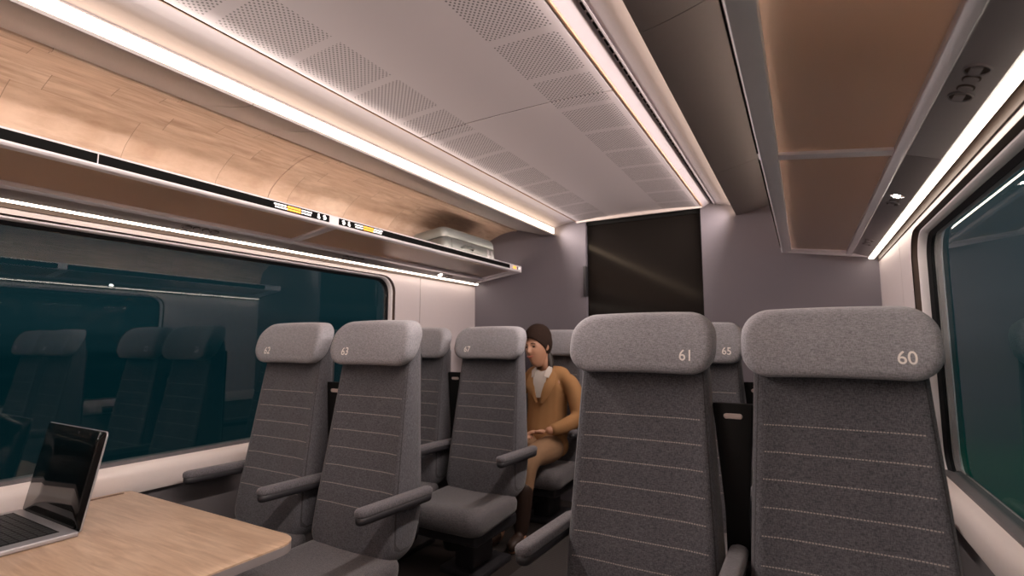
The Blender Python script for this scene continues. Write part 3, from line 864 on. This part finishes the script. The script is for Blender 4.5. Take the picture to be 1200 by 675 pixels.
# head: sphere shaped by gaussians; local head frame faces -y
def head_mesh():
    me = D.meshes.new('h'); bm = bmesh.new(); bmesh.ops.create_uvsphere(bm, u_segments=64, v_segments=48, radius=1.0)
    def g(d, c, s): return math.exp(-((d[0] - c[0]) ** 2 / s[0] ** 2 + (d[1] - c[1]) ** 2 / s[1] ** 2))
    for v in bm.verts:
        x, y, z = v.co
        X_, Y_, Z_ = x * .076, y * .094, z * .118
        if z < 0:   # jaw taper
            k = 1 + .38 * z if y < .2 else 1 + .24 * z
            X_ *= k
            if y > 0: Y_ *= 1 + .35 * z
            if y < 0: Y_ *= 1 + .04 * z
        if y < 0:
            Y_ *= .96
            f = (x, z)
            nose = g(f, (0, -.13), (.10, .20)) * .016 + g(f, (0, -.25), (.17, .09)) * .014
            brow = g(f, (.30, .14), (.28, .07)) + g(f, (-.30, .14), (.28, .07))
            sock = g(f, (.36, .0), (.17, .10)) + g(f, (-.36, .0), (.17, .10))
            lip_ = g(f, (0, -.47), (.26, .07)) * .006 + g(f, (0, -.58), (.20, .06)) * .004 - g(f, (0, -.525), (.26, .018)) * .004
            chin = g(f, (0, -.80), (.26, .16)) * .010
            cheek = (g(f, (.50, -.22), (.22, .2)) + g(f, (-.50, -.22), (.22, .2))) * .004
            Y_ -= nose + brow * .004 - sock * .009 + lip_ + chin + cheek
        v.co = (X_, Y_, Z_)
    bm.to_mesh(me); bm.free(); return me
HC = Vector((-.032, -.090, 1.166)); HR = Euler((math.radians(-3), math.radians(-5), math.radians(-8)), 'XYZ').to_matrix().to_4x4()
HM = Matrix.Translation(HC) @ HR @ Matrix.Diagonal((1.04, 1.08, 1.15, 1))
hm = head_mesh(); hm.transform(HM)
def hp(x, y, z): return tuple(HM @ Vector((x, y, z)))
ears = []
for sx_ in (-1, 1):
    em = chain([hp(.072 * sx_, .004, .018), hp(.079 * sx_, .010, .0), hp(.073 * sx_, .004, -.022)], [.010, .012, .008], 1); ears.append(em)
neck = chain([G(0, .0, .99), G(-.006, -.03, 1.06), hp(0, .025, -.06), hp(0, .02, 0)], [.058, .050, .052, .055])
torso_v = [G(0, -.03, .50), G(0, -.02, .60), G(0, .0, .72), G(0, .005, .87), G(0, .01, .975), G(0, .0, 1.03),
           G(-.11, .01, .98), G(-.165, .005, .958), G(.11, .01, .98), G(.165, .005, .958)]
torso_e = [(0, 1), (1, 2), (2, 3), (3, 4), (4, 5), (4, 6), (6, 7), (4, 8), (8, 9)]
torso = skin_mesh(torso_v, torso_e, [(.15, .11), (.145, .105), (.125, .095), (.14, .10), (.10, .08), .052, .040, .028, .040, .028])
def leg(s):
    return [G(s * .085, -.03, .50), G(s * .095, -.22, .505), G(s * .095, -.42, .50), G(s * .090, -.475, .46), G(s * .082, -.505, .33), G(s * .075, -.525, .10)]
legs = [chain(leg(s), [.085, .078, .058, .054, .050, .036]) for s in (-1, 1)]
feet = [chain([G(s * .075, -.52, .10), G(s * .075, -.53, .045), G(s * .080, -.61, .032), G(s * .083, -.67, .026)], [.036, .036, .034, .026]) for s in (-1, 1)]
armL = [G(.165, .0, .955), G(.225, -.02, .84), G(.265, -.055, .70), G(.20, -.17, .655), G(.115, -.27, .632)]
armR = [G(-.165, .0, .955), G(-.225, -.03, .84), G(-.255, -.07, .70), G(-.17, -.18, .652), G(-.06, -.27, .628)]
arms = [chain(a, [.022, .036, .035, .033, .026]) for a in ([G(.14, .004, .945)] + armL[1:], [G(-.14, .004, .945)] + armR[1:])]
def hand(w, dirx, up):
    """relaxed hand lying in the lap; w wrist, dirx finger direction sign along x"""
    ms = []; wx, wy, wz = w
    px, py, pz = wx + dirx * .055, wy - .028, wz - .006
    ms.append(chain([(wx, wy, wz), (wx + dirx * .03, wy - .014, wz - .001), (px, py, pz)], [(.024, .018), (.034, .016), (.036, .014)], 2))
    ax = Vector((dirx * .90, -.42, 0)).normalized(); pe = Vector((-ax.y, ax.x, 0)) * dirx
    for k, (o_, ln) in enumerate(((-.027, .066), (-.009, .074), (.009, .070), (.027, .055))):
        b = Vector((px, py, pz)) + pe * o_
        pts = [b - ax * .01, b + ax * ln * .45 + Vector((0, 0, .004)), b + ax * ln * .78 + Vector((0, 0, -.008)), b + ax * ln * .95 + Vector((0, 0, -.022))]
        ms.append(chain([tuple(p) for p in pts], [.0098, .0092, .0085, .0072], 1))
    b = Vector((wx + dirx * .018, wy - .012, wz + .004)) - pe * .026
    pts = [b, b - pe * .018 + ax * .022 + Vector((0, 0, .006)), b - pe * .022 + ax * .05 + Vector((0, 0, .002))]
    ms.append(chain([tuple(p) for p in pts], [.012, .0105, .0085], 1))
    return ms
handsM = hand(armL[-1], -1, 0) + hand((armR[-1][0] - .005, armR[-1][1] - .02, armR[-1][2] - .012), 1, 0)
body = joinm([hm, neck, torso] + ears + legs + feet + arms + handsM, remesh=.0048, smooth=2)
bo = link('body', body, M['skin'], person)
# face details
for sx_ in (-1, 1):
    bm = bmesh.new(); bmesh.ops.create_uvsphere(bm, u_segments=16, v_segments=10, radius=1, matrix=HM @ Matrix.Translation((sx_ * .027, -.0775, .002)) @ Matrix.Diagonal((.0125, .006, .0055, 1)))
    bm_obj('eye', bm, M['eye'], person, smooth=True)
    me = chain([hp(sx_ * .014, -.0915, .019), hp(sx_ * .028, -.0895, .024), hp(sx_ * .043, -.078, .018)], [.0028, .0032, .002], 1)
    link('eyebrow', me, M['hair'], person, smooth=True)
me = chain([hp(-.026, -.083, -.052), hp(-.012, -.0935, -.057), hp(0, -.096, -.0585), hp(.012, -.0935, -.057), hp(.026, -.083, -.052)], [.0026, .005, .0056, .005, .0026], 1)
link('lips', me, M['lips'], person, smooth=True)
# beanie: shell over the skull, slouching back
bm = bmesh.new(); bmesh.ops.create_uvsphere(bm, u_segments=48, v_segments=32, radius=1.0)
for v in list(bm.verts):
    x, y, z = v.co
    # cut plane: low at the nape, just over the brows in front
    v.co = Vector((x * .086, y * .112 + .014, z * .112 + .038))
    if z > .2 and y > 0: v.co.z += .012 * y; v.co.y += .010 * z
cut = bmesh.ops.bisect_plane(bm, geom=bm.verts[:] + bm.edges[:] + bm.faces[:], plane_co=(0, -.09, .050), plane_no=(0, -.85, -1.0), clear_outer=True)
bm.transform(HM)
bmesh.ops.solidify(bm, geom=bm.faces[:], thickness=.006)
bm_obj('beanie', bm, M['beanie'], person, smooth=True)
me = chain([hp(.02, .075, -.02), hp(.035, .075, -.06), hp(.055, .065, -.10), hp(.065, .05, -.135)], [.034, .034, .026, .012])
link('hair', me, M['hair'], person, smooth=True)
# coat: torso, sleeves, skirt over the hips, open at the neck
coat_t = skin_mesh([G(0, -.03, .50), G(0, -.02, .60), G(0, .0, .72), G(0, .005, .86), G(0, .012, .965), G(0, .010, 1.035),
                    G(-.10, .012, .985), G(-.160, .008, .955), G(.10, .012, .985), G(.160, .008, .955)], torso_e,
                   [(.175, .14), (.168, .132), (.15, .12), (.165, .124), (.134, .104), .068, .076, .070, .076, .070])
sl = [chain(a, [.055, .066, .064, .060, .052, .041]) for a in ([G(.11, .012, .965)] + [G(.180, .0, .93)] + armL[1:4] + [G(.135, -.25, .636)], [G(-.11, .012, .965)] + [G(-.180, .0, .93)] + armR[1:4] + [G(-.085, -.25, .634)])]
skirt = [chain([G(.10, -.02, .52), G(.125, -.14, .515)], [(.10, .11), (.085, .09)]), chain([G(-.10, -.02, .52), G(-.125, -.14, .515)], [(.10, .11), (.085, .09)])]
coatm = joinm([coat_t] + sl + skirt, remesh=.009, smooth=6)
co = link('coat', coatm, M['coat'], person)
# lapels and collar
def strip_mesh(name, rows, mat, parent, th=.004):
    bm = bmesh.new(); vs = [[bm.verts.new(p) for p in r] for r in rows]
    for a, b in zip(vs, vs[1:]):
        for i in range(len(a) - 1): bm.faces.new((a[i], a[i + 1], b[i + 1], b[i]))
    bmesh.ops.recalc_face_normals(bm, faces=bm.faces)
    bmesh.ops.solidify(bm, geom=bm.faces[:], thickness=th)
    return bm_obj(name, bm, mat, parent, auto=50)
for s_ in (-1, 1):
    rows = []
    for (z, xi, xo, y) in ((1.035, .045, .062, -.035), (.99, .052, .105, -.075), (.93, .040, .112, -.118), (.87, .026, .085, -.135), (.80, .008, .03, -.135)):
        rows.append([G(s_ * xi, y - .008, z), G(s_ * (xi + xo) / 2, y - .012, z - .004), G(s_ * xo, y + .004, z - .008)])
    strip_mesh('lapel', rows, M['coat'], co, .005)
    rows = []
    for (z, xi, xo, y) in ((1.055, .046, .058, -.02), (1.02, .040, .078, -.075), (.975, .034, .066, -.105)):
        rows.append([G(s_ * xi, y - .020, z), G(s_ * xo, y - .010, z - .012)])
    strip_mesh('shirt_collar', rows, M['shirt'], person, .003)
rows = [[G(-.05, -.078, 1.02), G(0, -.098, 1.005), G(.05, -.078, 1.02)], [G(-.05, -.118, .965), G(0, -.124, .962), G(.05, -.118, .965)], [G(-.045, -.130, .93), G(0, -.134, .93), G(.045, -.125, .93)], [G(-.02, -.140, .83), G(0, -.143, .83), G(.02, -.140, .83)]]
strip_mesh('shirt', rows, M['shirt'], person, .003)
tr = joinm([chain(leg(s)[:5] + [G(s * .078, -.54, .22)], [.100, .094, .074, .068, .062, .058]) for s in (-1, 1)], remesh=.009, smooth=2)
link('trousers', tr, M['trouser'], person)
for s_ in (-1, 1):
    bt = joinm([chain([G(s_ * .083, -.515, .40), G(s_ * .080, -.515, .28), G(s_ * .075, -.525, .12), G(s_ * .075, -.53, .055)], [.068, .066, .050, .046]),
                chain([G(s_ * .075, -.53, .052), G(s_ * .080, -.61, .045), G(s_ * .083, -.685, .038)], [.048, .044, .034])], remesh=.008, smooth=2)
    link('boot', bt, M['boot'], person)
#ENDPERSON#

# ------------------------------------------------------------------ world: night landscape outside
w = D.worlds.new('World'); S.world = w; w.use_nodes = True; nt = w.node_tree
bg = nt.nodes['Background']
tc = nt.nodes.new('ShaderNodeTexCoord'); sp = N(nt, 'ShaderNodeSeparateXYZ'); L(nt, tc.outputs['Generated'], sp.inputs[0])
mp = N(nt, 'ShaderNodeMapping'); mp.inputs['Scale'].default_value = (1.2, .5, 9.0); L(nt, tc.outputs['Generated'], mp.inputs['Vector'])
nz = N(nt, 'ShaderNodeTexNoise', Scale=2.2, Detail=4.0); L(nt, mp.outputs[0], nz.inputs['Vector'])
rp = N(nt, 'ShaderNodeValToRGB'); e = rp.color_ramp.elements
e[0].position = 0.0; e[0].color = (.010, .022, .024, 1); e[1].position = 1.0; e[1].color = (.030, .060, .068, 1)
e2 = rp.color_ramp.elements.new(.48); e2.color = (.002, .020, .026, 1)
e3 = rp.color_ramp.elements.new(.56); e3.color = (.012, .040, .050, 1)
L(nt, math_n(nt, 'ADD', math_n(nt, 'MULTIPLY_ADD', sp.outputs[2], .9, .5), math_n(nt, 'MULTIPLY_ADD', nz.outputs['Fac'], .22, -.11)), rp.inputs[0])
gx = math_n(nt, 'MULTIPLY', math_n(nt, 'GREATER_THAN', sp.outputs[0], 0.0), .75)
gcol = N(nt, 'ShaderNodeValToRGB'); ge_ = gcol.color_ramp.elements
ge_[0].position = .30; ge_[0].color = (.004, .085, .055, 1); ge_[1].position = .62; ge_[1].color = (.05, .085, .10, 1)
gm = gcol.color_ramp.elements.new(.47); gm.color = (.006, .045, .050, 1)
L(nt, math_n(nt, 'ADD', math_n(nt, 'MULTIPLY_ADD', sp.outputs[2], .9, .5), math_n(nt, 'MULTIPLY_ADD', nz.outputs['Fac'], .3, -.15)), gcol.inputs[0])
L(nt, mixc(nt, gx, rp.outputs[0], gcol.outputs[0]), bg.inputs[0]); bg.inputs[1].default_value = .45

# ------------------------------------------------------------------ camera
PH = math.atan(64.5 / 600); TH = math.atan(342 * math.cos(PH) / 600)
cam = D.cameras.new('Camera'); co_ = D.objects.new('Camera', cam); COL.objects.link(co_); S.camera = co_
cam.lens = 18.0; cam.sensor_width = 36.0; cam.sensor_fit = 'HORIZONTAL'; cam.clip_start = .02
co_.location = (0, 0, CZ); co_.rotation_euler = (math.pi / 2 + PH, 0, TH)
cam.dof.use_dof = True; cam.dof.focus_distance = 1.75; cam.dof.aperture_fstop = 2.8

S.view_settings.view_transform = 'Standard'; S.view_settings.look = 'None'
S.view_settings.exposure = .48; S.view_settings.gamma = 1; S.view_settings.use_curve_mapping = False
S.cycles.use_denoising = True
S.cycles.max_bounces = 8; S.cycles.diffuse_bounces = 5; S.cycles.transparent_max_bounces = 12
S.cycles.sample_clamp_indirect = 6
